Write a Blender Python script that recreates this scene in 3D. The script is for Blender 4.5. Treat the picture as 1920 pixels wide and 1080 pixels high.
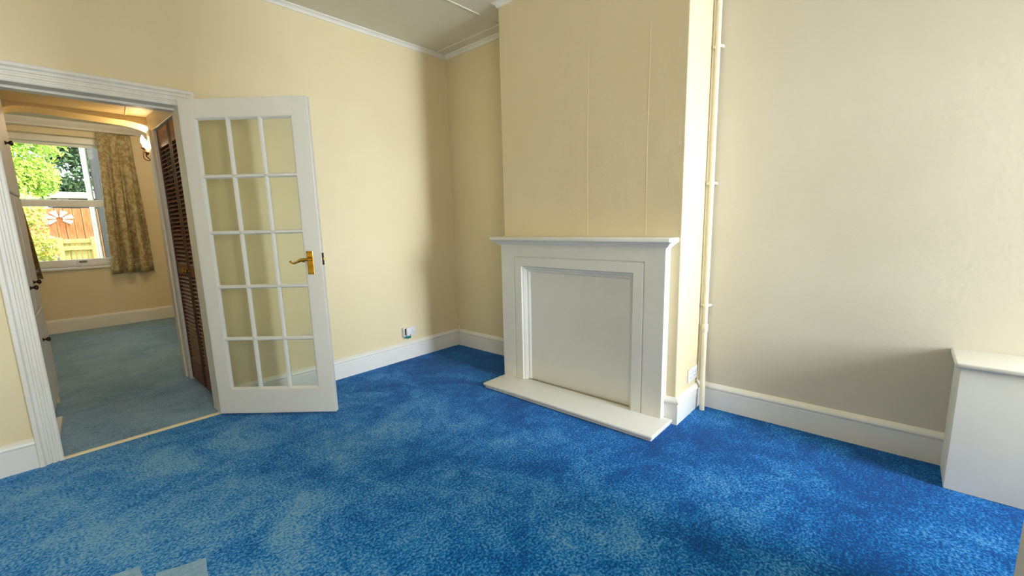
import bpy, bmesh, math, random
from mathutils import Vector, Matrix
random.seed(7)
S = bpy.context.scene
for o in list(bpy.data.objects):
    bpy.data.objects.remove(o, do_unlink=True)
COL = S.collection

# ------------------------------------------------------------------ camera
CAM = Vector((-2.83938, -3.32351, 1.21781))
YAW, PITCH, ROLL, FPX, PPY = -0.83527, -0.16357, -0.02536, 815.556, 551.5
fwd = Vector((-math.sin(YAW) * math.cos(PITCH), math.cos(YAW) * math.cos(PITCH), math.sin(PITCH)))
rgt = Vector((math.cos(YAW), math.sin(YAW), 0)); upv = rgt.cross(fwd)
c_, s_ = math.cos(ROLL), math.sin(ROLL)
r2 = c_ * rgt + s_ * upv; u2 = -s_ * rgt + c_ * upv
cd = bpy.data.cameras.new('camera'); cam = bpy.data.objects.new('camera', cd); COL.objects.link(cam)
m = Matrix((r2, u2, -fwd)).transposed().to_4x4(); m.translation = CAM; cam.matrix_world = m
cd.sensor_width = 36; cd.lens = FPX / 1920 * 36; cd.shift_y = (PPY - 540) / 1920; cd.clip_start = .02
S.camera = cam

# ------------------------------------------------------------------ light and exposure
vs = S.view_settings
vs.view_transform = 'Standard'; vs.look = 'None'; vs.gamma = 1; vs.use_curve_mapping = False; vs.exposure = 0.0
W = bpy.data.worlds.new('sky'); S.world = W; W.use_nodes = True
bg = W.node_tree.nodes['Background']; bg.inputs[0].default_value = (.80, .90, 1.0, 1); bg.inputs[1].default_value = 4.5
sd = bpy.data.lights.new('sun', 'SUN'); sd.energy = 5.5; sd.angle = .01; sd.color = (1, .95, .86)
sun = bpy.data.objects.new('sun', sd); COL.objects.link(sun)
sun.rotation_euler = Vector((-.75, .42, -.95)).to_track_quat('-Z', 'Y').to_euler()
def area(name, loc, aim, sx, sy, power, col, spread=180):
    d = bpy.data.lights.new(name, 'AREA'); d.shape = 'RECTANGLE'; d.size = sx; d.size_y = sy; d.energy = power; d.color = col
    d.spread = math.radians(spread)
    o = bpy.data.objects.new(name, d); COL.objects.link(o); o.location = loc
    o.rotation_euler = Vector(aim).to_track_quat('-Z', 'Z').to_euler(); return o
# daylight through the bay, an added fill behind the camera, the back window's sky
area('daylight_bay', (-.75, -8.2, 1.75), (0, 1, -.05), 2.2, 2.4, 1000, (.82, .91, 1.0))
area('added_front_fill', (-2.65, -3.80, 1.55), (0, 1, -.04), .9, 1.4, 19, (1.0, .88, .72))  # warm fill, added together with its unseen window gap
pd = bpy.data.lights.new('window_portal', 'AREA'); pd.shape = 'RECTANGLE'; pd.size = 1.2; pd.size_y = 1.5; pd.cycles.is_portal = True
po = bpy.data.objects.new('window_portal', pd); COL.objects.link(po); po.location = (-2.62, 4.62, 1.6)
po.rotation_euler = Vector((0, -1, 0)).to_track_quat('-Z', 'Z').to_euler()

# ------------------------------------------------------------------ materials
def srgb(r, g, b):
    f = lambda c: (c / 255 / 12.92) if c / 255 <= .04045 else ((c / 255 + .055) / 1.055) ** 2.4
    return (f(r), f(g), f(b), 1)
def mat(name, col, rough=.6, col2=None, nscale=5, bump=0, bscale=40, metal=0, spec=.5, detail=4, lo=.35, hi=.65, bump2=0, b2scale=6, stretch=None):
    M = bpy.data.materials.new(name); M.use_nodes = True; N = M.node_tree.nodes; L = M.node_tree.links
    b = N['Principled BSDF']; b.inputs['Base Color'].default_value = col; b.inputs['Roughness'].default_value = rough
    b.inputs['Metallic'].default_value = metal; b.inputs['Specular IOR Level'].default_value = spec
    tc = N.new('ShaderNodeTexCoord'); co = tc.outputs['Object']
    if stretch:
        mp = N.new('ShaderNodeMapping'); mp.inputs['Scale'].default_value = stretch; L.new(co, mp.inputs[0]); co = mp.outputs[0]
    if col2:
        n = N.new('ShaderNodeTexNoise'); n.inputs['Scale'].default_value = nscale; n.inputs['Detail'].default_value = detail; L.new(co, n.inputs[0])
        mr = N.new('ShaderNodeMapRange'); mr.inputs[1].default_value = lo; mr.inputs[2].default_value = hi; L.new(n.outputs[0], mr.inputs[0])
        mx = N.new('ShaderNodeMix'); mx.data_type = 'RGBA'; mx.inputs[6].default_value = col; mx.inputs[7].default_value = col2
        L.new(mr.outputs[0], mx.inputs[0]); L.new(mx.outputs[2], b.inputs['Base Color'])
    prev = None
    for st, sc in ((bump2, b2scale), (bump, bscale)):
        if st:
            n = N.new('ShaderNodeTexNoise'); n.inputs['Scale'].default_value = sc; n.inputs['Detail'].default_value = 3; L.new(co, n.inputs[0])
            bp = N.new('ShaderNodeBump'); bp.inputs['Strength'].default_value = st; bp.inputs['Distance'].default_value = .01; L.new(n.outputs[0], bp.inputs['Height'])
            if prev: L.new(prev, bp.inputs['Normal'])
            prev = bp.outputs[0]
    if prev: L.new(prev, b.inputs['Normal'])
    return M
def carpet_mat(name, deep, mid, pale, seed=0.0, sheen=.10):
    M = bpy.data.materials.new(name); M.use_nodes = True; N = M.node_tree.nodes; L = M.node_tree.links
    b = N['Principled BSDF']; b.inputs['Roughness'].default_value = .95; b.inputs['Specular IOR Level'].default_value = .1
    b.inputs['Sheen Weight'].default_value = sheen; b.inputs['Sheen Roughness'].default_value = .5; b.inputs['Sheen Tint'].default_value = (.75, .88, 1, 1)
    tc = N.new('ShaderNodeTexCoord'); mp = N.new('ShaderNodeMapping'); mp.inputs['Location'].default_value = (seed, seed, 0); L.new(tc.outputs['Object'], mp.inputs[0])
    def noise(sc, de, lo, hi, ro=.5, ds=0):
        n = N.new('ShaderNodeTexNoise'); n.inputs['Scale'].default_value = sc; n.inputs['Detail'].default_value = de; n.inputs['Roughness'].default_value = ro
        n.inputs['Distortion'].default_value = ds; L.new(mp.outputs[0], n.inputs[0])
        r = N.new('ShaderNodeMapRange'); r.inputs[1].default_value = lo; r.inputs[2].default_value = hi; L.new(n.outputs[0], r.inputs[0]); return r.outputs[0], n.outputs[0]
    def mix(f, a, c):
        x = N.new('ShaderNodeMix'); x.data_type = 'RGBA'; L.new(f, x.inputs[0])
        for i, v in ((6, a), (7, c)):
            if isinstance(v, tuple): x.inputs[i].default_value = v
            else: L.new(v, x.inputs[i])
        return x.outputs[2]
    def math_(op, a, c):
        x = N.new('ShaderNodeMath'); x.operation = op; x.use_clamp = op != 'MULTIPLY_ADD'
        for i, v in enumerate((a, c)):
            if isinstance(v, (int, float)): x.inputs[i].default_value = v
            else: L.new(v, x.inputs[i])
        return x.outputs[0]
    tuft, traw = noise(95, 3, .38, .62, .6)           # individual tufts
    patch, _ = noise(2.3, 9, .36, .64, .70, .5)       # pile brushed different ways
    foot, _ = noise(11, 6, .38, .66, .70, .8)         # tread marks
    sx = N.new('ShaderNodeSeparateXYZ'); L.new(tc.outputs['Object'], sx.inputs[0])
    sheen_x = N.new('ShaderNodeMapRange'); sheen_x.inputs[1].default_value = -.4; sheen_x.inputs[2].default_value = -2.5; sheen_x.inputs[3].default_value = -.30; sheen_x.inputs[4].default_value = .22; L.new(sx.outputs[0], sheen_x.inputs[0])   # pile sheen put into the colour, paler towards the left
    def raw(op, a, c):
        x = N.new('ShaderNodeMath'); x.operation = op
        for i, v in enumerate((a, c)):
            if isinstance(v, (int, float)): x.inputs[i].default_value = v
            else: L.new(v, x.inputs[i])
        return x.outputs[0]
    lay = raw('ADD', raw('MULTIPLY', patch, .55), raw('ADD', raw('MULTIPLY', foot, .28), sheen_x.outputs[0]))
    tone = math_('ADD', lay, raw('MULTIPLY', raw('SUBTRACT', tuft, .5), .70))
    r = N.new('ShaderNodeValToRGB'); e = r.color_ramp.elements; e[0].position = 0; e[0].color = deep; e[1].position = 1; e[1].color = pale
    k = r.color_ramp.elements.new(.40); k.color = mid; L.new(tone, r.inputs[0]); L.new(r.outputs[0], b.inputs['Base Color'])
    bp = N.new('ShaderNodeBump'); bp.inputs['Strength'].default_value = .8; bp.inputs['Distance'].default_value = .006; L.new(traw, bp.inputs['Height']); L.new(bp.outputs[0], b.inputs['Normal'])
    return M
CREAM = mat('cream_wall', srgb(232, 218, 180), .55, srgb(228, 213, 172), 1.6, .10, 60, bump2=.22, b2scale=4)
CREAM_R = mat('cream_wall_rough', srgb(232, 217, 180), .5, srgb(226, 210, 170), 1.4, .14, 45, bump2=.4, b2scale=5, stretch=(1, 1, .6))
CREAM_COOL = mat('cream_wall_cool_lit', srgb(215, 208, 190), .5, srgb(210, 202, 183), 1.5, .08, 50, bump2=.14, b2scale=4)  # same cream paint, with cooler, dimmer light put into the colour
CEIL = mat('ceiling_paint', srgb(226, 220, 204), .7, srgb(220, 214, 196), 2, .05, 50)
WHITE = mat('white_gloss', srgb(238, 237, 232), .32, srgb(234, 233, 227), 3, .04, 25)
WHITE2 = mat('white_satin', srgb(236, 234, 226), .45, srgb(231, 229, 220), 4, .05, 40)
AGED = mat('aged_white_paint', srgb(236, 234, 226), .4, srgb(230, 227, 217), 7, .08, 30, stretch=(3, 3, .5))
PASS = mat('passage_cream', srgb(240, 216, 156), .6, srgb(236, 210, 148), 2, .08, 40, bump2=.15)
PLAST = mat('white_plastic', srgb(235, 235, 240), .3, srgb(230, 230, 236), 20)
PIPE = mat('cream_painted_pipe', srgb(238, 230, 205), .35, srgb(230, 221, 194), 14, .1, 30)
BRASS = mat('polished_brass', srgb(212, 165, 70), .22, srgb(190, 142, 50), 30, 0, 40, metal=1)
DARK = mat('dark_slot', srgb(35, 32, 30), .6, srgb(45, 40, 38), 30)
STEEL = mat('worn_steel', srgb(90, 82, 66), .45, srgb(50, 45, 38), 40, metal=.8)
MAHOG = mat('mahogany_louvre', srgb(140, 82, 46), .5, srgb(104, 56, 30), 9, .08, 40, stretch=(8, 1, 8))
MAHOGV = mat('mahogany_frame', srgb(92, 44, 22), .6, srgb(62, 28, 14), 9, .08, 40, stretch=(8, 8, 1))
IRON = mat('bronze_iron', srgb(74, 44, 30), .45, srgb(48, 28, 20), 20, metal=.6)
TEAL = mat('teal_plastic', srgb(10, 135, 125), .3, srgb(8, 120, 115), 20)
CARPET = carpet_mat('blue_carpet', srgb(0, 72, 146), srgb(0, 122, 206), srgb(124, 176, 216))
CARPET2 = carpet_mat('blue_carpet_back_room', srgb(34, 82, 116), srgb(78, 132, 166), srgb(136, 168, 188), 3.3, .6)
BACKING = mat('carpet_backing', srgb(150, 188, 218), .95, srgb(128, 170, 205), 60, .5, 220)
STRIP = mat('threshold_metal', srgb(244, 234, 200), .3, srgb(236, 222, 184), 20)
def glass_mat(name, tint=(1, 1, 1, 1), refl=.09, fres=.6):
    M = bpy.data.materials.new(name); M.use_nodes = True; N = M.node_tree.nodes; L = M.node_tree.links
    N.remove(N['Principled BSDF']); t = N.new('ShaderNodeBsdfTransparent'); t.inputs[0].default_value = tint
    g = N.new('ShaderNodeBsdfGlossy'); g.inputs['Roughness'].default_value = .02
    lw = N.new('ShaderNodeLayerWeight'); lw.inputs[0].default_value = .25
    ma = N.new('ShaderNodeMath'); ma.operation = 'MULTIPLY_ADD'; ma.inputs[1].default_value = fres; ma.inputs[2].default_value = refl; L.new(lw.outputs['Fresnel'], ma.inputs[0])
    mx = N.new('ShaderNodeMixShader'); L.new(ma.outputs[0], mx.inputs[0]); L.new(t.outputs[0], mx.inputs[1]); L.new(g.outputs[0], mx.inputs[2])
    L.new(mx.outputs[0], N['Material Output'].inputs[0]); return M
GLASS = glass_mat('door_glass', (.93, .94, .88, 1), .035)
WGLASS = glass_mat('window_glass', (.98, .99, .98, 1), .0, .08)
def emit_mat(name, col, st):
    M = bpy.data.materials.new(name); M.use_nodes = True; b = M.node_tree.nodes['Principled BSDF']
    b.inputs['Base Color'].default_value = col; b.inputs['Emission Color'].default_value = col; b.inputs['Emission Strength'].default_value = st; return M
BULB = emit_mat('lit_bulb', (1, .72, .40, 1), 200)
def damask():
    M = mat('damask_curtain', srgb(150, 130, 88), .8, bump=.25, bscale=300); N = M.node_tree.nodes; L = M.node_tree.links; b = N['Principled BSDF']
    tc = N.new('ShaderNodeTexCoord'); mp = N.new('ShaderNodeMapping'); mp.inputs['Scale'].default_value = (1, .3, .7); L.new(tc.outputs['Object'], mp.inputs[0])
    n = N.new('ShaderNodeTexNoise'); n.inputs['Scale'].default_value = 15; n.inputs['Detail'].default_value = 3; n.inputs['Distortion'].default_value = 2.2; L.new(mp.outputs[0], n.inputs[0])
    r = N.new('ShaderNodeValToRGB'); e = r.color_ramp.elements; e[0].position = .42; e[0].color = srgb(190, 180, 140); e[1].position = .56; e[1].color = srgb(158, 140, 98)
    L.new(n.outputs[0], r.inputs[0]); L.new(r.outputs[0], b.inputs['Base Color']); return M
CURT = damask()

# ------------------------------------------------------------------ mesh helpers
def link(name, bm, material, parent=None, smooth=False):
    bmesh.ops.recalc_face_normals(bm, faces=bm.faces)
    me = bpy.data.meshes.new(name); bm.to_mesh(me); bm.free()
    me.materials.append(material)
    if smooth:
        for p in me.polygons: p.use_smooth = True
        if hasattr(me, 'set_sharp_from_angle'): me.set_sharp_from_angle(angle=math.radians(40))
    o = bpy.data.objects.new(name, me); COL.objects.link(o); o.parent = parent; return o
def abox(bm, x0, x1, y0, y1, z0, z1, bev=0, seg=1):
    v = [bm.verts.new((x, y, z)) for z in (z0, z1) for y in (y0, y1) for x in (x0, x1)]
    fs = [bm.faces.new([v[i] for i in q]) for q in ((0, 2, 3, 1), (4, 5, 7, 6), (0, 1, 5, 4), (2, 6, 7, 3), (0, 4, 6, 2), (1, 3, 7, 5))]
    if bev:
        es = set(e for f in fs for e in f.edges); bmesh.ops.bevel(bm, geom=list(es), offset=bev, segments=seg, affect='EDGES', profile=.5)
def box(name, xs, ys, zs, material, parent=None, bev=0, seg=1):
    bm = bmesh.new(); abox(bm, min(xs), max(xs), min(ys), max(ys), min(zs), max(zs), bev, seg); return link(name, bm, material, parent, smooth=bev > 0 and seg > 1)
def multibox(name, boxes, material, parent=None, bev=0):
    bm = bmesh.new()
    for b in boxes: abox(bm, *b, bev)
    return link(name, bm, material, parent)
def sweep(name, path, prof, mp, material, parent=None, closed_ends=True):
    """profile (d,t) swept on a 2-D polyline with mitred corners; d is offset to the left of the path."""
    bm = bmesh.new(); P = [Vector(p) for p in path]; rings = []
    for i, p in enumerate(P):
        ns = []
        if i > 0: d = (P[i] - P[i - 1]).normalized(); ns.append(Vector((-d.y, d.x)))
        if i < len(P) - 1: d = (P[i + 1] - P[i]).normalized(); ns.append(Vector((-d.y, d.x)))
        n = ns[0] if len(ns) == 1 else (ns[0] + ns[1]) / (1 + ns[0].dot(ns[1]))
        rings.append([bm.verts.new(mp(p.x + n.x * d_, p.y + n.y * d_, t_)) for d_, t_ in prof])
    k = len(prof)
    for a, b in zip(rings, rings[1:]):
        for j in range(k): bm.faces.new((a[j], a[(j + 1) % k], b[(j + 1) % k], b[j]))
    bm.faces.new(rings[0]); bm.faces.new(rings[-1][::-1])
    return link(name, bm, material, parent)
def atube(bm, pts, rad, n=10, cap=True):
    P = [Vector(p) for p in pts]; R = rad if isinstance(rad, (list, tuple)) else [rad] * len(P); rings = []; ref = None
    for i, p in enumerate(P):
        d = (P[min(i + 1, len(P) - 1)] - P[max(i - 1, 0)]).normalized()
        if ref is None: ref = d.orthogonal().normalized()
        a = (ref - d * ref.dot(d)).normalized(); ref = a; b = d.cross(a)
        rings.append([bm.verts.new(p + (a * math.cos(2 * math.pi * j / n) + b * math.sin(2 * math.pi * j / n)) * R[i]) for j in range(n)])
    for a, b in zip(rings, rings[1:]):
        for j in range(n): bm.faces.new((a[j], a[(j + 1) % n], b[(j + 1) % n], b[j]))
    if cap: bm.faces.new(rings[0]); bm.faces.new(rings[-1])
def tube(name, pts, rad, material, parent=None, n=10):
    bm = bmesh.new(); atube(bm, pts, rad, n); return link(name, bm, material, parent, True)
def curve_pts(ctrl, k=8):
    """Catmull-Rom through control points"""
    C = [Vector(c) for c in ctrl]; C = [2 * C[0] - C[1]] + C + [2 * C[-1] - C[-2]]; out = []
    for i in range(1, len(C) - 2):
        for j in range(k):
            t = j / k; a, b, c, d = C[i - 1:i + 3]
            out.append(.5 * ((2 * b) + (c - a) * t + (2 * a - 5 * b + 4 * c - d) * t * t + (3 * b - a - 3 * c + d) * t ** 3))
    out.append(C[-2]); return out
def lathe(name, prof, axis, origin, material, parent=None, n=16):
    """profile (r,h) turned about axis through origin"""
    ax = Vector(axis).normalized(); a = ax.orthogonal().normalized(); b = ax.cross(a); bm = bmesh.new(); O = Vector(origin); rings = []
    for r, h in prof:
        rings.append([bm.verts.new(O + ax * h + (a * math.cos(2 * math.pi * j / n) + b * math.sin(2 * math.pi * j / n)) * max(r, 1e-4)) for j in range(n)])
    for p, q in zip(rings, rings[1:]):
        for j in range(n): bm.faces.new((p[j], p[(j + 1) % n], q[(j + 1) % n], q[j]))
    bm.faces.new(rings[0]); bm.faces.new(rings[-1])
    return link(name, bm, material, parent, True)
def thing(name, label, cat, loc=(0, 0, 0), rotz=0, group=None):
    o = bpy.data.objects.new(name, None); COL.objects.link(o); o.location = loc; o.rotation_euler = (0, 0, rotz)
    o.empty_display_size = .1; o['label'] = label; o['category'] = cat
    if group: o['group'] = group
    return o
def tag(o, label, cat=None, group=None, kind=None):
    o['label'] = label
    if cat: o['category'] = cat
    if group: o['group'] = group
    if kind: o['kind'] = kind
    return o
def struct(o, label):
    o['kind'] = 'structure'; o['label'] = label; return o

# ------------------------------------------------------------------ dimensions
Y1, Y2, D = -1.0321, -2.3889, .3774          # chimney breast
HC, ZC = 2.714, 2.745                        # coving bottom, ceiling
XL, XR = -2.857, -2.119                      # door opening
YF = -3.655                                  # front wall face
XW = -4.1                                    # left wall
YB = 4.40                                    # back room's window wall
HEAD = 1.955

# ------------------------------------------------------------------ setting: front room
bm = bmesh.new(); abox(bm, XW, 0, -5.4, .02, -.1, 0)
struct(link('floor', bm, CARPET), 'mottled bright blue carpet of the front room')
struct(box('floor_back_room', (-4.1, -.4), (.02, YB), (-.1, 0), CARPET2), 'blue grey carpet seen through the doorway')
def wall(name, boxes, material, label): return struct(multibox(name, boxes, material), label)
wall('wall_back', [(XW, XL - .02, 0, .14, 0, 2.9), (XR + .02, 0.2, 0, .14, 0, 2.9), (XL - .02, XR + .02, 0, .14, HEAD + .02, 2.9)], CREAM, 'cream painted wall holding the open doorway')
wall('wall_alcove', [(0, .2, Y1, 0, 0, 2.9)], CREAM, 'cream alcove wall left of the chimney breast')
wall('wall_right', [(0, .2, -5.6, Y1, 0, 2.9)], CREAM_COOL, 'cream right wall, cool light put into its colour, behind the pipe and boxed cupboard')
bm = bmesh.new(); abox(bm, -D, 0, Y2, Y1, 0, 2.9, .006, 2)
wc = struct(link('wall_chimney', bm, CREAM_R), 'cream painted chimney breast above the white fireplace')
for y, z0 in ((-1.775, 1.12), (-2.175, 1.12)): tube('paper_seam', [(-D + .0012, y, z0), (-D + .0010, y + .004, 1.7), (-D + .0014, y - .002, 2.3)], .002, CREAM_R, wc, 6)
wall('wall_front', [(-2.2, -1.0, YF - .25, YF, 0, 2.9), (XW, -3.1, YF - .25, YF, 0, 2.9), (-3.1, -2.2, YF - .25, YF, 0, .8), (-3.1, -2.2, YF - .25, YF, 2.3, 2.9),
     (-1.2, -.95, -5.6, YF - .25, 0, 2.9), (-.95, 0, -5.6, -5.4, 0, .7), (-.95, 0, -5.6, -5.4, 2.3, 2.9), (-.2, 0, -5.6, -5.4, .7, 2.3)], CREAM, 'cream end of the front wall at the right edge')
wall('wall_left', [(XW - .2, XW, YF - .25, 4.7, 0, 2.9)], CREAM, 'cream left wall behind the photographer')
ceil = wall('ceiling', [(XW, .2, -5.6, .14, ZC, 2.92)], CEIL, 'off white panelled ceiling above the fireplace')
for nm, a, b in (('joint_bead', (-4.0, -.82), (0, -.82)), ('joint_bead', (-4.0, -2.04), (0, -2.04)), ('joint_bead', (-.13, 0), (-.13, -3.6)), ('joint_bead', (-2.57, 0), (-2.57, -3.6))):
    tube(nm, [(a[0], a[1], ZC), (b[0], b[1], ZC)], .006, CEIL, ceil, 8)

# skirting boards
SK = [(0, 0), (.020, 0), (.020, .118), (.017, .122), (.017, .126), (.024, .130), (.026, .138), (.023, .147), (.014, .156), (.006, .162), (0, .163)]
fl = lambda x, y, t: (x, y, t)
struct(sweep('baseboard_back', [(0, 0), (XR + .093, 0)], SK, fl, WHITE), 'white moulded skirting under the double socket')
struct(sweep('baseboard_doorway', [(XL - .093 + .02, 0), (XW, 0)], SK, fl, WHITE), 'white skirting left of the doorway')
struct(sweep('baseboard_alcove', [(0, Y1 - 0), (0, -.0)], SK, fl, WHITE), 'cream shaded skirting in the alcove left of the fireplace')
struct(sweep('baseboard_chimney', [(0, Y2), (-D, Y2), (-D, -2.326)], SK, fl, WHITE), 'white skirting wrapping the chimney breast corner')
struct(sweep('baseboard_right', [(0, -3.56), (0, Y2)], SK, fl, WHITE), 'long white skirting along the right wall')
# coving
CV = [(0, HC), (.007, HC), (.010, HC + .007), (.015, HC + .015), (.024, HC + .022), (.031, HC + .025), (.034, ZC), (0, ZC)]
struct(sweep('trim_1', [(0, 0), (XW, 0)], CV, fl, WHITE2), 'white coving along the doorway wall')
struct(sweep('trim_2', [(0, YF), (0, Y2), (-D, Y2), (-D, Y1), (0, Y1), (0, 0)], CV, fl, WHITE2), 'white coving round the chimney breast')

# door lining and reeded architrave
struct(multibox('trim_3', [(XL - .02, XL, 0, .14, 0, HEAD + .02), (XR, XR + .02, 0, .14, 0, HEAD + .02), (XL, XR, 0, .14, HEAD, HEAD + .02),
       (XL, XR, .075, .14, HEAD - .012, HEAD)], AGED), 'white wooden lining inside the doorway')
AR = [(0, 0), (0, .012), (.006, .016), (.016, .016), (.020, .011), (.026, .011), (.030, .017), (.040, .017), (.044, .012), (.050, .012), (.054, .019), (.066, .019), (.070, .024), (.074, .030), (.088, .030), (.092, .026), (.092, 0)]
struct(sweep('trim_4', [(XL, 0), (XL, HEAD), (XR, HEAD), (XR, 0)], AR, lambda x, z, t: (x, -t, z), AGED), 'white reeded architrave framing the open doorway')
tag(sweep('threshold_strip', [(XR, 0), (XL, 0)], [(-.016, 0), (-.010, .006), (.008, .008), (.018, .004), (.022, 0)], lambda x, y, t: (x, y + .01, t), STRIP), 'pale gold threshold bar across the doorway floor', 'threshold bar')

# ------------------------------------------------------------------ setting: passage and back room
PZ = 2.095
wall('ceiling_passage', [(-3.4, -1.2, .14, 1.17, PZ, 2.2)], PASS, 'low yellow lit ceiling just inside the doorway')
pc = bpy.data.objects['ceiling_passage']
tube('joint_bead', [(-2.30, .15, PZ), (-2.20, 1.16, PZ)], .006, PASS, pc, 8)
# wall with the shallow rounded-shoulder opening
bm = bmesh.new(); AX0, AX1, AY0, AY1 = -2.828, -2.035, 1.17, 1.40
low = []
for i in range(9): a = math.pi / 2 * i / 8; low.append((AX0 + .18 * (1 - math.cos(a)), 1.990 + .058 * math.sin(a)))
for i in range(9): a = math.pi / 2 * (1 - i / 8); low.append((AX1 - .18 * (1 - math.cos(a)), 1.990 + .058 * math.sin(a)))
low = [(x, z + .035 * (AX1 - x) / (AX1 - AX0)) for x, z in low]      # the old house is out of level
front = [bm.verts.new((x, AY0, z)) for x, z in low]; back = [bm.verts.new((x, AY1, z)) for x, z in low]
tf = [bm.verts.new((x, AY0, 2.9)) for x, z in low]; tb = [bm.verts.new((x, AY1, 2.9)) for x, z in low]
for i in range(len(low) - 1):
    bm.faces.new((front[i], front[i + 1], back[i + 1], back[i])); bm.faces.new((front[i], tf[i], tf[i + 1], front[i + 1])); bm.faces.new((back[i], back[i + 1], tb[i + 1], tb[i])); bm.faces.new((tf[i], tb[i], tb[i + 1], tf[i + 1]))
abox(bm, XW, AX0, AY0, AY1, 0, 2.9); abox(bm, AX1, -.4, AY0, AY1, 0, 2.9)
struct(link('wall_passage', bm, PASS), 'cream wall with shallow arch between passage and back room')
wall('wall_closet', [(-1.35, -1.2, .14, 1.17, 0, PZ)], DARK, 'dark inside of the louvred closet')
wall('wall_passage_left', [(-3.5, -3.4, .14, 1.17, 0, PZ)], PASS, 'wall behind the white knobbed cupboard')
# closet door frame
struct(multibox('trim_5', [(-2.075, -1.99, .985, 1.17, 0, 1.975), (-2.075, -1.99, .14, .195, 0, 1.975), (-2.075, -1.99, .14, 1.17, 1.975, PZ), (-2.088, -2.075, 1.075, 1.165, 0, 1.99)], AGED, bev=.003), 'white painted frame round the louvred doors')
# window wall
WX0, WX1, WZ0, WZ1 = -3.25, -1.90, .80, 2.40
wall('wall_window', [(XW, WX0, YB, YB + .28, 0, 2.9), (WX1, -.4, YB, YB + .28, 0, 2.9), (WX0, WX1, YB, YB + .28, 0, WZ0), (WX0, WX1, YB, YB + .28, WZ1, 2.9)], CREAM, 'cream wall below and beside the back window')
wall('wall_back_room_right', [(-.4, -.2, 1.17, 4.7, 0, 2.9)], CREAM, 'right wall of the back room')
wall('ceiling_back_room', [(XW, -.2, 1.40, 4.7, 2.56, 2.9)], CEIL, 'ceiling of the back room')
struct(sweep('trim_6', [(-.4, YB), (XW, YB)], [(0, 2.47), (.02, 2.47), (.03, 2.50), (.06, 2.53), (.08, 2.56), (0, 2.56)], fl, WHITE2), 'pale coving over the back window')
SK2 = [(0, 0), (.02, 0), (.02, .14), (.016, .155), (.008, .165), (0, .17)]
struct(sweep('baseboard_window', [(-.4, YB), (XW, YB)], SK2, fl, WHITE2), 'cream skirting under the back window')

# window 1: sash frame, two sashes
win = bpy.data.objects.new('window_1', None); COL.objects.link(win); win.location = (0, 0, 0); struct(win, 'white sash window looking onto the garden')
yw = YB + .10
multibox('window_frame', [(WX0, WX0 + .06, yw, yw + .12, WZ0, WZ1), (WX1 - .06, WX1, yw, yw + .12, WZ0, WZ1), (WX0 + .06, WX1 - .06, yw, yw + .12, WZ1 - .075, WZ1), (WX0 + .06, WX1 - .06, yw, yw + .12, WZ0, WZ0 + .035)], WHITE, win, .004)
def sash(y, z0, z1, bot, top):
    x0, x1 = WX0 + .06, WX1 - .06
    s = multibox('sash', [(x0, x0 + .045, y, y + .04, z0, z1), (x1 - .045, x1, y, y + .04, z0, z1), (x0 + .045, x1 - .045, y, y + .04, z0, z0 + bot), (x0 + .045, x1 - .045, y, y + .04, z1 - top, z1)], WHITE, win, .004)
    box('pane', (x0 + .045, x1 - .045), (y + .018, y + .022), (z0 + bot, z1 - top), WGLASS, s)
sash(yw + .015, WZ0 + .035, 1.625, .055, .075); sash(yw + .065, 1.60, WZ1 - .075, .04, .035)
lathe('sash_catch', [(.014, 0), (.014, .008), (.006, .010), (.006, .02)], (0, 0, 1), (-2.45, yw + .035, 1.625), WHITE, win)
tube('catch_lever', [(-2.50, yw + .035, 1.642), (-2.40, yw + .035, 1.642)], .006, WHITE, win)
box('window_sill', (WX0 - .04, WX1 + .04), (YB - .03, yw), (WZ0 - .03, WZ0), WHITE, win, .006, 2)

# ------------------------------------------------------------------ glazed door
TH = .85083; LW, LZ0, LZ1, LT = .768, .016, 1.982, .036
door = bpy.data.objects.new('door_1', None); COL.objects.link(door); door.location = (-2.127, -.055, 0); door.rotation_euler = (0, 0, -TH)
struct(door, 'white glazed door with fifteen panes standing open')
G0, G1, H0, H1 = .084, .668, .180, 1.876
box('stile', (0, G0), (0, LT), (LZ0, LZ1), WHITE, door, .002); box('stile', (G1, LW), (0, LT), (LZ0, LZ1), WHITE, door, .002)
box('rail', (G0, G1), (0, LT), (LZ0, H0), WHITE, door, .002); box('rail', (G0, G1), (0, LT), (H1, LZ1), WHITE, door, .002)
def bar(name, a, b, w, vertical, half=0):
    """moulded glazing bar: raised flat face with sloping sides down to the glass, both faces"""
    yc = LT / 2; f = w * .22; h = w / 2
    sec = [(-h, yc - .004), (-f, .002), (f, .002), (h, yc - .004), (h, yc + .004), (f, LT - .002), (-f, LT - .002), (-h, yc + .004)]
    if half > 0: sec = [(0, .001), (.003, .001), (h, yc - .004), (h, yc + .004), (.003, LT - .001), (0, LT - .001)]
    if half < 0: sec = [(0, .001), (-.003, .001), (-h, yc - .004), (-h, yc + .004), (-.003, LT - .001), (0, LT - .001)]
    bm = bmesh.new(); r = []
    for p in (a, b):
        r.append([bm.verts.new((p[0] + s, y, p[1]) if vertical else (p[0], y, p[1] + s)) for s, y in sec])
    k = len(sec)
    for j in range(k): bm.faces.new((r[0][j], r[0][(j + 1) % k], r[1][(j + 1) % k], r[1][j]))
    bm.faces.new(r[0]); bm.faces.new(r[1][::-1]); return link(name, bm, WHITE, door)
cw, ch = (G1 - G0) / 3, (H1 - H0) / 5
for i in (1, 2): bar('glazing_bar', (G0 + cw * i, H0), (G0 + cw * i, H1), .026, True)
for j in range(1, 5): bar('glazing_bar', (G0, H0 + ch * j), (G1, H0 + ch * j), .026, False)
bar('glazing_bead', (G0, H0), (G0, H1), .026, True, 1); bar('glazing_bead', (G1, H0), (G1, H1), .026, True, -1)
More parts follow.
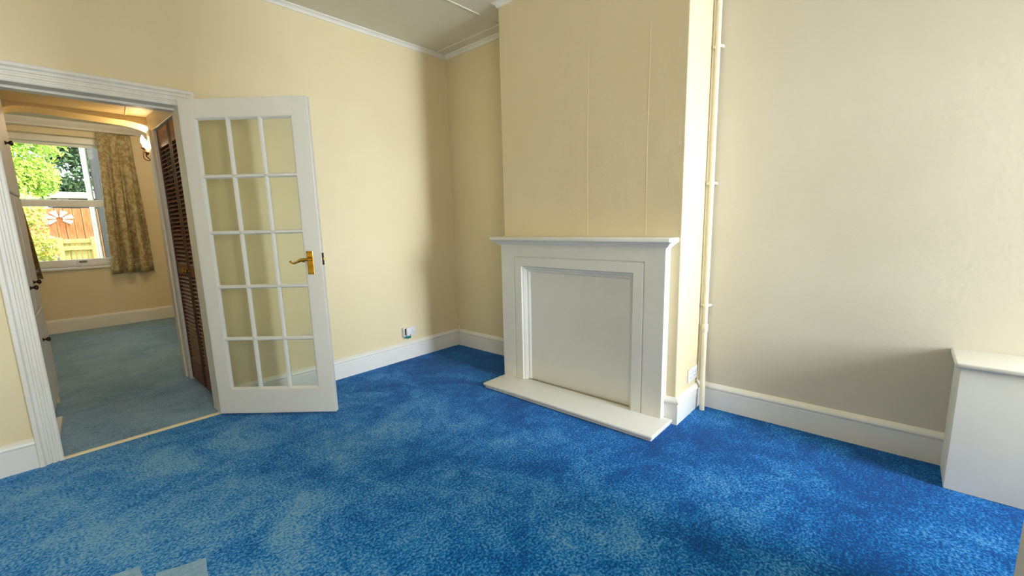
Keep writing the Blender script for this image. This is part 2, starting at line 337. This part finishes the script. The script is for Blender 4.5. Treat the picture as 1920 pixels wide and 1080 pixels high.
bar('glazing_bead', (G0, H0), (G1, H0), .026, False, 1); bar('glazing_bead', (G0, H1), (G1, H1), .026, False, -1)
for i in range(3):
    for j in range(5):
        box('pane', (G0 + cw * i + .002, G0 + cw * (i + 1) - .002), (LT / 2 - .002, LT / 2 + .002), (H0 + ch * j + .002, H0 + ch * (j + 1) - .002), GLASS, door)
for s, yy in ((-1, 0), (1, LT)):
    hp = box('handle_plate', (.676, .716), (yy, yy + s * .004), (.928, 1.074), BRASS, door, .0015); hp['label'] = 'brass handle plate'
    lathe('boss', [(.011, 0), (.010, .012), (.008, .016), (.008, .045)], (0, s, 0), (.700, yy + s * .003, 1.022), BRASS, hp)
    tube('lever', curve_pts([(.706, yy + s * .045, 1.022), (.690, yy + s * .048, 1.024), (.662, yy + s * .05, 1.022), (.640, yy + s * .05, 1.012), (.618, yy + s * .048, 1.004), (.602, yy + s * .046, 1.006), (.592, yy + s * .044, 1.014)], 6),
         [.0085 + .002 * math.sin(i * .16) for i in range(18)] + [.007 - .0001 * i for i in range(18)] + [.0085], BRASS, hp)
    for sx in (.683, .709):
        for sz in (.935, 1.067): lathe('screw', [(.0035, 0), (.003, .0012), (0, .0014)], (0, s, 0), (sx, yy + s * .004, sz), STEEL, hp, 8)
lp = box('latch_plate', (LW, LW + .002), (.006, .030), (.985, 1.060), STEEL, door); box('latch_bolt', (LW + .002, LW + .010), (.012, .024), (1.015, 1.032), BRASS, lp, .002)
for z in (.25, 1.02, 1.75): lathe('hinge', [(.006, 0), (.006, .09)], (0, 0, 1), (-.004, LT + .001, z), WHITE2, door)

# ------------------------------------------------------------------ fireplace
fp = thing('fireplace_surround', 'white painted fireplace surround with mantel shelf and blank panel', 'fireplace', (-D, -1.69, 0))
def L(ys): return [y + 1.69 for y in ys]
FX = -.445 + D; SY0, SY1 = -2.327, -1.058; OY0, OY1, OZ = -2.133, -1.252, .900; GY0, GY1, GZ = -2.198, -1.187, .965; Z0 = .036
def ubox(name, y0, y1, zt, yi0, yi1, zi, x0, x1, material, bev=.002, par=fp):
    """three-sided frame: two legs and a header"""
    return multibox(name, [(x0, x1, y0 + 1.69, yi0 + 1.69, Z0, zt), (x0, x1, yi1 + 1.69, y1 + 1.69, Z0, zt), (x0, x1, yi0 + 1.69, yi1 + 1.69, zi, zt)], material, par, bev)
FW = mat('fireplace_white', srgb(234, 233, 226), .35, srgb(230, 229, 221), 4, .03, 30)
gap = .006
fr = lambda a, b: (FX, 0)
path_in = lambda y0, y1, z: [(y0 + 1.69, Z0), (y0 + 1.69, z), (y1 + 1.69, z), (y1 + 1.69, Z0)]
mpx = lambda y, z, t: (-t, y, z)
# outer boards: legs + header; path runs y0->up->y1 so the left side is outward
d_out = GY0 - SY0
sweep('frame_board', path_in(GY0 - gap, GY1 + gap, GZ + gap), [(0, 0), (0, -FX - .002), (.002, -FX), (.1235, -FX), (.1255, -FX - .002), (.1255, 0)], mpx, FW, fp)
sweep('inner_board', path_in(OY0, OY1, OZ), [(0, 0), (0, -FX - .002), (.002, -FX), (OY0 - GY0 - .003, -FX), (OY0 - GY0, -FX - .003), (OY0 - GY0, 0)], mpx, FW, fp)
sweep('groove', path_in(GY0 + .01, GY1 - .01, GZ - .01), [(0, .03), (0, -FX - .008), (.02, -FX - .008), (.02, .03)], mpx, FW, fp)
mo = sweep('moulding', path_in(OY0 + .042, OY1 - .042, OZ - .045), [(0, 0), (0, .012), (.006, .022), (.012, .026), (.020, .026), (.022, .036), (.030, .046), (.036, .050), (.042, .052), (.042, 0)], mpx, FW, fp)
box('back_panel', (-.010, -.004), L((OY0 + .03, OY1 - .03)), (Z0, OZ - .03), FW, fp)
# mantel: stepped cornice mitred at both ends + shelf board
cpath = [(-.004, SY1 + 1.69), (FX, SY1 + 1.69), (FX, SY0 + 1.69), (-.004, SY0 + 1.69)]
CR = [(0, 1.050), (.010, 1.050), (.010, 1.058), (.015, 1.058), (.022, 1.063), (.027, 1.070), (.027, 1.074), (.036, 1.074), (.036, 1.080), (.048, 1.082), (.054, 1.088), (0, 1.088)]
sweep('cornice', [(a, b) for a, b in cpath[::-1]], CR, lambda x, y, t: (x, y, t), FW, fp)
box('mantel_shelf', (-.518 + D, -.002), L((-2.378, -1.010)), (1.088, 1.112), FW, fp, .005, 3)
hs = tag(bpy.data.objects.new('hearth_slab', None), 'low white hearth slab on the blue carpet', 'hearth'); COL.objects.link(hs); hs.location = (-D, -1.69, 0)
box('base', (-.675 + D, -.03), L((-2.374, -1.072)), (0, .022), FW, hs); box('slab', (-.688 + D, -.027), L((-2.386, -1.060)), (.016, Z0), FW, hs, .007, 3)

# ------------------------------------------------------------------ boxed cupboard on the right
bc = thing('boxed_cupboard', 'low white painted boxed cupboard against the right wall', 'cupboard', (-.02, -3.9, 0))
box('front_panel', (-.234, -.214), (-.38, .353), (0, .562), WHITE2, bc, .002); box('end_panel', (-.214, .02), (.333, .353), (0, .562), WHITE2, bc, .002)
box('top_board', (-.256, .02), (-.38, .372), (.562, .586), WHITE2, bc, .008, 3)

# ------------------------------------------------------------------ heating pipe
pp = thing('heating_pipe', 'cream painted pipe running up the corner beside the chimney', 'pipe', (-.03, -2.425, 0))
tube('pipe', [(0, 0, .50), (0, 0, 1.4), (0, .002, 2.0), (0, .004, ZC)], .0135, PIPE, pp, 14)
tube('lower_pipe', curve_pts([(-.052, -.022, 0), (-.050, -.020, .06), (-.038, -.016, .13), (-.018, -.008, .20), (-.004, -.002, .28), (0, 0, .40), (0, 0, .54)], 6), .0155, PIPE, pp, 14)
lathe('coupling', [(.0155, 0), (.0185, .004), (.0185, .05), (.0155, .054)], (0, 0, 1), (0, 0, .50), PIPE, pp)
for z in (.665, 1.41, 2.175):
    c = lathe('pipe_clip', [(.0175, 0), (.0175, .016)], (0, 0, 1), (0, 0, z), PIPE, pp); box('clip_foot', (.0, .03), (-.026, -.012), (z + .001, z + .015), WHITE2, c, .002); box('clip_lug', (-.008, .012), (.013, .03), (z + .001, z + .015), WHITE2, c, .002)
tag(tube('corner_cable', curve_pts([(-.006, -.022, .20), (-.014, -.030, .185), (-.020, -.036, .172), (-.036, -.036, .150), (-.052, -.032, .11), (-.060, -.030, .05), (-.060, -.032, .0)], 6), .0055, PIPE), 'thin cream cable dropping over the skirting in the corner', 'cable')

# ------------------------------------------------------------------ sockets
def socket(name, label, loc, rotz):
    t = thing(name, label, 'socket', loc, rotz)          # local: x along wall, -y out of wall
    box('plate', (-.073, .073), (-.009, 0), (-.043, .043), PLAST, t, .003, 2)
    for sx in (-.036, .036):
        for hx, hz, w, h in ((0, .012, .004, .008), (-.011, -.010, .007, .004), (.011, -.010, .007, .004)):
            box('pin_hole', (sx + hx - w / 2, sx + hx + w / 2), (-.0095, -.0085), (hz - h / 2 - .004, hz + h / 2 - .004), DARK, t)
    for sx in (-.010, .010): box('switch', (sx - .006, sx + .006), (-.013, -.009), (.010, .034), PLAST, t, .001)
    return t
s1 = socket('double_socket', 'white double socket on the cream wall above skirting', (-.595, 0, .252), 0)
s2 = socket('double_socket', 'white double socket on the side of the chimney breast', (-.128, Y2, .242), 0)
af = thing('plug_in_freshener', 'white and teal plug-in air freshener in the wall socket', 'air freshener', (-.640, -.010, .255))
box('plug_body', (-.030, .014), (-.030, 0), (-.035, .045), PLAST, af, .006, 2); box('front_shell', (-.012, .030), (-.052, -.020), (-.030, .048), PLAST, af, .010, 3)
box('refill_bottle', (-.018, .030), (-.054, -.010), (-.052, -.028), TEAL, af, .009, 3); box('grille', (-.024, -.014), (-.034, -.028), (-.02, .04), STEEL, af)
lathe('dial', [(.005, 0), (.005, .003), (0, .004)], (0, -1, 0), (.019, -.051, -.020), TEAL, af, 10)

# ------------------------------------------------------------------ louvred closet doors
slat_me = None
def louvre(label, y0, y1, knob_y):
    global slat_me
    t = thing('louvred_door', label, 'door', (-2.045, (y0 + y1) / 2, 0), 0, 'louvred closet doors'); w = (y1 - y0) / 2 - .003; st = .045; z0, z1 = .02, 1.968; x0, x1 = -.014, .014
    for s in (-1, 1): box('stile', (x0, x1), (s * w, s * (w - st)), (z0, z1), MAHOGV, t, .002)
    for a, b in ((z0, z0 + .17), (.885, .965), (z1 - .135, z1)): box('rail', (x0, x1), (-w + st, w - st), (a, b), MAHOG, t, .001)
    if slat_me is None:
        bm = bmesh.new(); abox(bm, -.021, .021, -(w - st) - .002, (w - st) + .002, -.0025, .0025)
        bmesh.ops.rotate(bm, verts=bm.verts, cent=(0, 0, 0), matrix=Matrix.Rotation(math.radians(-42), 3, 'Y'))
        o = link('slat', bm, MAHOG); slat_me = o.data; bpy.data.objects.remove(o)
    for a, b in ((z0 + .17, .885), (.965, z1 - .135)):
        n = round((b - a) / .0305); 
        for i in range(n):
            o = bpy.data.objects.new('slat', slat_me); COL.objects.link(o); o.parent = t; o.location = (0, 0, a + (i + .5) * (b - a) / n)
    lathe('knob', [(.006, 0), (.005, .012), (.012, .020), (.014, .026), (.010, .032), (0, .034)], (-1, 0, 0), (x0, knob_y, .925), BRASS, t, 12)
louvre('far dark brown louvred closet door beside the white post', .592, .982, -.165)
louvre('near dark brown louvred closet door partly hidden by glazed door', .198, .588, .165)

# ------------------------------------------------------------------ built-in cupboard on the left of the passage
FA = Vector((-2.862, .145)); FB = Vector((-2.818, .72)); ang = math.atan2(FB.y - FA.y, FB.x - FA.x); fl_len = (FB - FA).length
cb = thing('passage_cupboard', 'tall white passage cupboard with small dark knobs', 'cupboard', (FA.x, FA.y, 0), ang)      # local x along the face, +y into the cupboard
box('body', (0, fl_len), (.018, .40), (.20, PZ - .01), AGED, cb, .003); box('plinth', (.01, fl_len - .02), (.04, .40), (0, .20), WHITE2, cb)
box('foot_rail', (0, fl_len), (0.012, .04), (.0, .03), WHITE2, cb, .003)
def cdoor(x0, x1, z0, z1, kx, kz, nm='door'):
    d = box(nm, (x0, x1), (0, .018), (z0, z1), AGED, cb, .004)
    lathe('knob', [(.011, 0), (.010, .003), (.006, .006), (.0055, .012), (.010, .017), (.014, .022), (.013, .028), (.006, .032), (0, .033)], (0, -1, 0), (kx, 0, kz), IRON, d, 12)['label'] = 'dark turned knob'
cdoor(.004, fl_len - .004, 1.445, 2.03, .330, 1.728); cdoor(.004, .215, .78, 1.435, .10, .927); cdoor(.221, fl_len - .004, .78, 1.435, .318, .942); cdoor(.004, fl_len - .004, .21, .77, .19, .616)

# ------------------------------------------------------------------ wall sconce
sc = thing('wall_sconce', 'bronze twin arm wall light with lit candle bulbs beside the curtain', 'wall light', (AX1, 1.277, 1.824))
lathe('back_plate', [(.030, 0), (.028, .006), (.016, .012), (.010, .020)], (-1, 0, 0), (0, 0, 0), IRON, sc, 20)
for sy, ex, pz in ((-.075, -.058, .004), (.055, -.055, .056)):
    a = tube('arm', curve_pts([(-.012, 0, .012), (-.022, sy * .12, -.012), (-.034, sy * .35, -.036), (-.050, sy * .7, -.034), (ex - .010, sy * .95, -.012), (ex, sy, pz)], 6), .004, IRON, sc, 8)
    lathe('drip_pan', [(.005, -.012), (.008, -.004), (.020, .004), (.022, .007), (.010, .005), (.006, .008)], (0, 0, 1), (ex, sy, pz), IRON, a)
    lathe('candle_sleeve', [(.010, 0), (.010, .030), (.008, .032)], (0, 0, 1), (ex, sy, pz + .006), WHITE2, a)
    lathe('bulb', [(.008, 0), (.014, .010), (.0165, .022), (.014, .038), (.007, .054), (.001, .066)], (0, 0, 1), (ex, sy, pz + .037), BULB, a)
# added globe, unseen behind the arch, to brighten the back room
gl = thing('added_fill_globe', 'added unseen globe brightening the back room', 'fill light', (-2.0, 2.9, 2.56))
lathe('fill_mount', [(.06, 0), (.06, -.012), (.03, -.03)], (0, 0, 1), (0, 0, 0), WHITE2, gl)
lathe('globe', [(.03, -.03), (.07, -.045), (.10, -.09), (.105, -.13), (.08, -.18), (.03, -.205), (.001, -.21)], (0, 0, 1), (0, 0, 0), emit_mat('fill_globe_glow', (1, .80, .55, 1), 70), gl)

# ------------------------------------------------------------------ curtains and rail
def curtain(label, x0, x1, b0, b1, zt, zb, y, folds, seed):
    rnd = random.Random(seed); nu, nv = folds * 20, 26; bm = bmesh.new(); g = []
    ph = [rnd.uniform(-.5, .5) for _ in range(folds + 2)]
    for j in range(nv + 1):
        v = j / nv; row = []
        for i in range(nu + 1):
            u = i / nu; k = u * folds; amp = (.010 + .044 * min(1, v * 1.6)) * (1 + .6 * ph[int(k)])
            s = math.sin(2 * math.pi * k + ph[int(k)] * .6 * v) + .25 * math.sin(4 * math.pi * k + 1.3)
            xx = (x0 + (x1 - x0) * u) * (1 - v) + (b0 + (b1 - b0) * u) * v + .004 * math.sin(7 * v + i)
            zz = zt + (zb - zt) * v + (.008 * math.sin(9.1 * i) if j == 0 else 0)
            if j == 1: amp *= .4
            row.append(bm.verts.new((xx, y - amp * s, zz)))
        g.append(row)
    for j in range(nv):
        for i in range(nu): bm.faces.new((g[j][i], g[j][i + 1], g[j + 1][i + 1], g[j + 1][i]))
    o = link('curtain', bm, CURT, None, True); sm = o.modifiers.new('thickness', 'SOLIDIFY'); sm.thickness = .004
    return tag(o, label, 'curtain', 'curtains at the back window')
curtain('patterned gold curtain hanging right of the back window', -2.065, -1.735, -2.135, -1.70, 2.452, .680, YB - .085, 3, 3)
curtain('sliver of gold curtain at the left of the back window', -3.20, -2.865, -3.18, -2.745, 2.452, .690, YB - .085, 3, 5)
cr = thing('curtain_rail', 'thin white curtain rail above the back window', 'curtain rail', (-2.5, YB, 2.445))
box('rail', (-.75, .80), (-.10, -.088), (.020, .034), WHITE2, cr, .002)
for x in (-.65, 0, .7): box('bracket', (x - .008, x + .008), (-.09, 0), (.034, .042), WHITE2, cr)

# thermostat on the sill
th = thing('room_thermostat', 'small white thermostat standing on the window sill', 'thermostat', (-2.378, YB + .025, WZ0))
box('case', (-.062, .062), (-.012, .012), (.012, .088), PLAST, th, .006, 2); box('display', (-.036, .036), (-.0135, -.012), (.046, .074), mat('lcd', srgb(120, 125, 110), .3, srgb(105, 110, 98), 60), th)
box('stand', (-.03, .03), (-.02, .02), (0, .013), PLAST, th, .003); lathe('dial', [(.005, 0), (.005, .003), (0, .004)], (0, -1, 0), (.0, -.012, .03), PLAST, th, 10)

# ------------------------------------------------------------------ loose carpet pieces at the bottom left
def offcut(label, pts, z, par=None):
    bm = bmesh.new(); b = [bm.verts.new((x, y, z)) for x, y in pts]; t = [bm.verts.new((x, y, z + .008)) for x, y in pts]; n = len(pts)
    bm.faces.new(b[::-1]); bm.faces.new(t)
    for i in range(n): bm.faces.new((b[i], b[(i + 1) % n], t[(i + 1) % n], t[i]))
    return tag(link('carpet_offcut', bm, BACKING), label, 'carpet piece')
offcut('pale grey blue carpet offcut with a frayed corner, larger of the two', [(-2.690, -1.432), (-2.66, -1.440), (-2.62, -1.458), (-2.58, -1.470), (-2.549, -1.480), (-2.552, -1.50), (-2.560, -1.54), (-2.575, -1.64), (-2.60, -1.72), (-2.70, -1.66)], 0)
offcut('tiny pale carpet offcut corner at the bottom edge of the photo', [(-2.80, -1.318), (-2.76, -1.328), (-2.722, -1.341), (-2.724, -1.37), (-2.722, -1.41), (-2.74, -1.46), (-2.82, -1.42)], 0)

# ------------------------------------------------------------------ garden
GRASS = mat('garden_ground', srgb(150, 150, 110), .9, srgb(110, 125, 70), 3, .4, 30)
struct(box('ground', (-14, 10), (YB + .28, 40), (-.2, -.05), GRASS), 'garden ground outside the back window')
FENCE = mat('orange_fence_timber', srgb(214, 140, 84), .8, srgb(170, 98, 54), 5, .2, 30, stretch=(6, 6, .8))
PALE = mat('pale_green_timber', srgb(212, 204, 130), .8, srgb(184, 172, 100), 6, .2, 30, stretch=(6, 6, .8))
STONE = mat('garden_stone', srgb(176, 168, 150), .9, srgb(110, 104, 96), 8, .5, 20)
RENDER = mat('grey_render', srgb(72, 66, 62), .8, srgb(56, 52, 50), 4, .2, 40)
LEAF = mat('lime_leaves', srgb(196, 216, 92), .5, srgb(140, 180, 52), 6)
LEAF2 = mat('yellow_leaves', srgb(214, 214, 110), .5, srgb(170, 178, 70), 6)
BARK = mat('bark', srgb(90, 72, 54), .9, srgb(60, 46, 34), 12, .5, 20)
fe = thing('garden_fence', 'orange brown board fence across the garden', 'fence', (-2.6, 9.0, -.05))
brd = None
for i in range(26):
    x = -1.9 + i * .125
    if brd is None: o = box('board', (0, .118), (0, .022), (0, 1.75), FENCE, fe, .004); brd = o.data
    else: o = bpy.data.objects.new('board', brd); COL.objects.link(o); o.parent = fe
    o.location = (x, .012 * (i % 2), .01 * random.random()); 
for z in (.35, 1.35): box('rail', (-1.9, 1.35), (.035, .09), (z, z + .08), FENCE, fe)
fan = thing('fan_cutouts', 'white wedges standing in for bright fan shaped ornament on the orange fence', 'cutouts', (-2.325, 8.985, 1.50))  # white wedges stand in for brightness seen through fence cut-outs
WOUT = mat('weathered_white', srgb(240, 240, 225), .7, srgb(225, 225, 205), 8)
for a0, a1, r0, r1 in ((4, 34, .05, .175), (48, 82, .045, .17), (98, 132, .045, .17), (146, 176, .05, .175), (-40, -10, .05, .165), (190, 220, .05, .165)):
    bm = bmesh.new(); pr = [(1.15 * r1 * math.cos(math.radians(a0 + (a1 - a0) * k / 6)), 1.15 * r1 * math.sin(math.radians(a0 + (a1 - a0) * k / 6)) * .85) for k in range(7)]
    pr += [(r0 * math.cos(math.radians(a1)), r0 * math.sin(math.radians(a1))), (r0 * math.cos(math.radians(a0)), r0 * math.sin(math.radians(a0)))]
    f_ = [bm.verts.new((x, -.012, z)) for x, z in pr]; b_ = [bm.verts.new((x, .014, z)) for x, z in pr]; n = len(pr)
    bm.faces.new(f_); bm.faces.new(b_[::-1])
    for i in range(n): bm.faces.new((f_[i], b_[i], b_[(i + 1) % n], f_[(i + 1) % n]))
    link('bright_wedge', bm, WOUT, fan)
gt = thing('garden_gate', 'pale timber picket gate in front of the fence', 'gate', (-2.24, 7.4, -.05))
for x in (-.20, .22): box('post', (x - .035, x + .035), (-.035, .035), (0, 1.20), PALE, gt, .006)
box('top_rail', (-.165, .185), (-.03, .0), (.98, 1.05), PALE, gt, .004); box('top_rail', (-.165, .185), (-.02, .01), (1.10, 1.17), PALE, gt, .004); box('bottom_rail', (-.165, .185), (-.03, 0), (.25, .32), PALE, gt, .004)
for i in range(5): box('picket', (-.160 + i * .07, -.160 + i * .07 + .058), (.012, .03), (.10, 1.16), PALE, gt, .003)
sw = thing('stone_wall', 'low rough stone wall at the foot of the fence', 'garden wall', (-2.9, 8.62, -.05))
for r in range(6):
    x = -.7 - .1 * (r % 2)
    while x < .55:
        w = random.uniform(.12, .24); o = box('stone', (0, w - .012), (-.10, .10), (0, .135), STONE, sw, .018, 2); o.location = (x, random.uniform(-.012, .012), r * .145); x += w
box('wall_core', (-.78, .6), (-.06, .09), (0, .86), STONE, sw)
def tree(name, label, cat, base, trunk, blobs, n, size, material, seed):
    rnd = random.Random(seed); t = thing(name, label, cat, base)
    tube('trunk', [(0, 0, 0), (.03, .02, trunk * .5), (0, 0, trunk)], [.09, .07, .05], BARK, t, 8)
    bm = bmesh.new()
    for k in range(n):
        cx, cy, cz, rr = rnd.choice(blobs)
        d = Vector((rnd.gauss(0, 1), rnd.gauss(0, 1), rnd.gauss(0, 1))).normalized() * rr * (rnd.random() ** .35)
        p = Vector((cx, cy, cz)) + d; a = Vector((rnd.gauss(0, 1), rnd.gauss(0, 1), rnd.gauss(0, 1))).normalized(); b = a.orthogonal().normalized() * size * .45; a = a * size * rnd.uniform(.7, 1.2)
        bm.faces.new([bm.verts.new(q) for q in (p - a, p + b, p + a, p - b)])
    c = link('foliage', bm, material, t); c['kind'] = 'stuff'; return t
tree('leafy_tree', 'large lime green tree filling the upper window pane', 'tree', (-3.1, 11.5, -.05), 2.2,
     [(-.3, 0, 2.9, .9), (.3, .2, 3.1, .75), (.1, -.2, 2.3, .7), (.75, .1, 3.6, .65), (-.6, 0, 3.7, .9), (.2, 0, 3.9, .8), (.6, 0, 2.55, .45)], 11000, .052, LEAF, 1)
tree('leafy_bush', 'yellow green bush beside the orange fence', 'bush', (-2.86, 7.75, -.05), .9,
     [(0, 0, 1.3, .38), (.15, .0, 1.0, .3), (.05, 0, 1.65, .3), (-.3, 0, 1.5, .4)], 1500, .05, LEAF2, 2)
tree('leafy_tree', 'darker green tree behind the white roofed shed', 'tree', (-1.3, 16, -.05), 2.4,
     [(0, 0, 3.2, 1.1), (-.5, 0, 2.4, .6), (.5, 0, 3.8, 1.0), (-.3, 0, 4.1, .8)], 4000, .10, mat('deep_green_leaves', srgb(92, 118, 70), .5, srgb(60, 84, 48), 6), 4)
sh = thing('garden_shed', 'dark garden shed with white edged roof beyond the fence', 'shed', (-1.75, 12.6, -.05))
box('wall', (-.50, 1.2), (0, 1.4), (0, 2.15), mat('dark_shed_boards', srgb(82, 76, 72), .8, srgb(62, 56, 54), 6), sh); box('roof', (-.58, 1.3), (-.12, 1.5), (2.15, 2.30), WOUT, sh, .01)
struct(box('wall_outside', (-1.97, -1.7), (YB + .28, 6.6), (-.1, 4.2), RENDER), 'grey rendered outside wall seen through the right of the window')
dp = thing('downpipe', 'white downpipe on the corner of the grey outside wall', 'downpipe', (-2.01, 6.55, -.05))
tube('pipe', [(0, 0, 0), (0, 0, 4.2)], .022, WOUT, dp, 12); tube('pipe', [(-.035, .06, 0), (-.035, .06, 4.2)], .016, WOUT, dp, 12)
for z in (.6, 1.9, 3.0): lathe('bracket', [(.028, 0), (.028, .03)], (0, 0, 1), (0, 0, z), WOUT, dp)
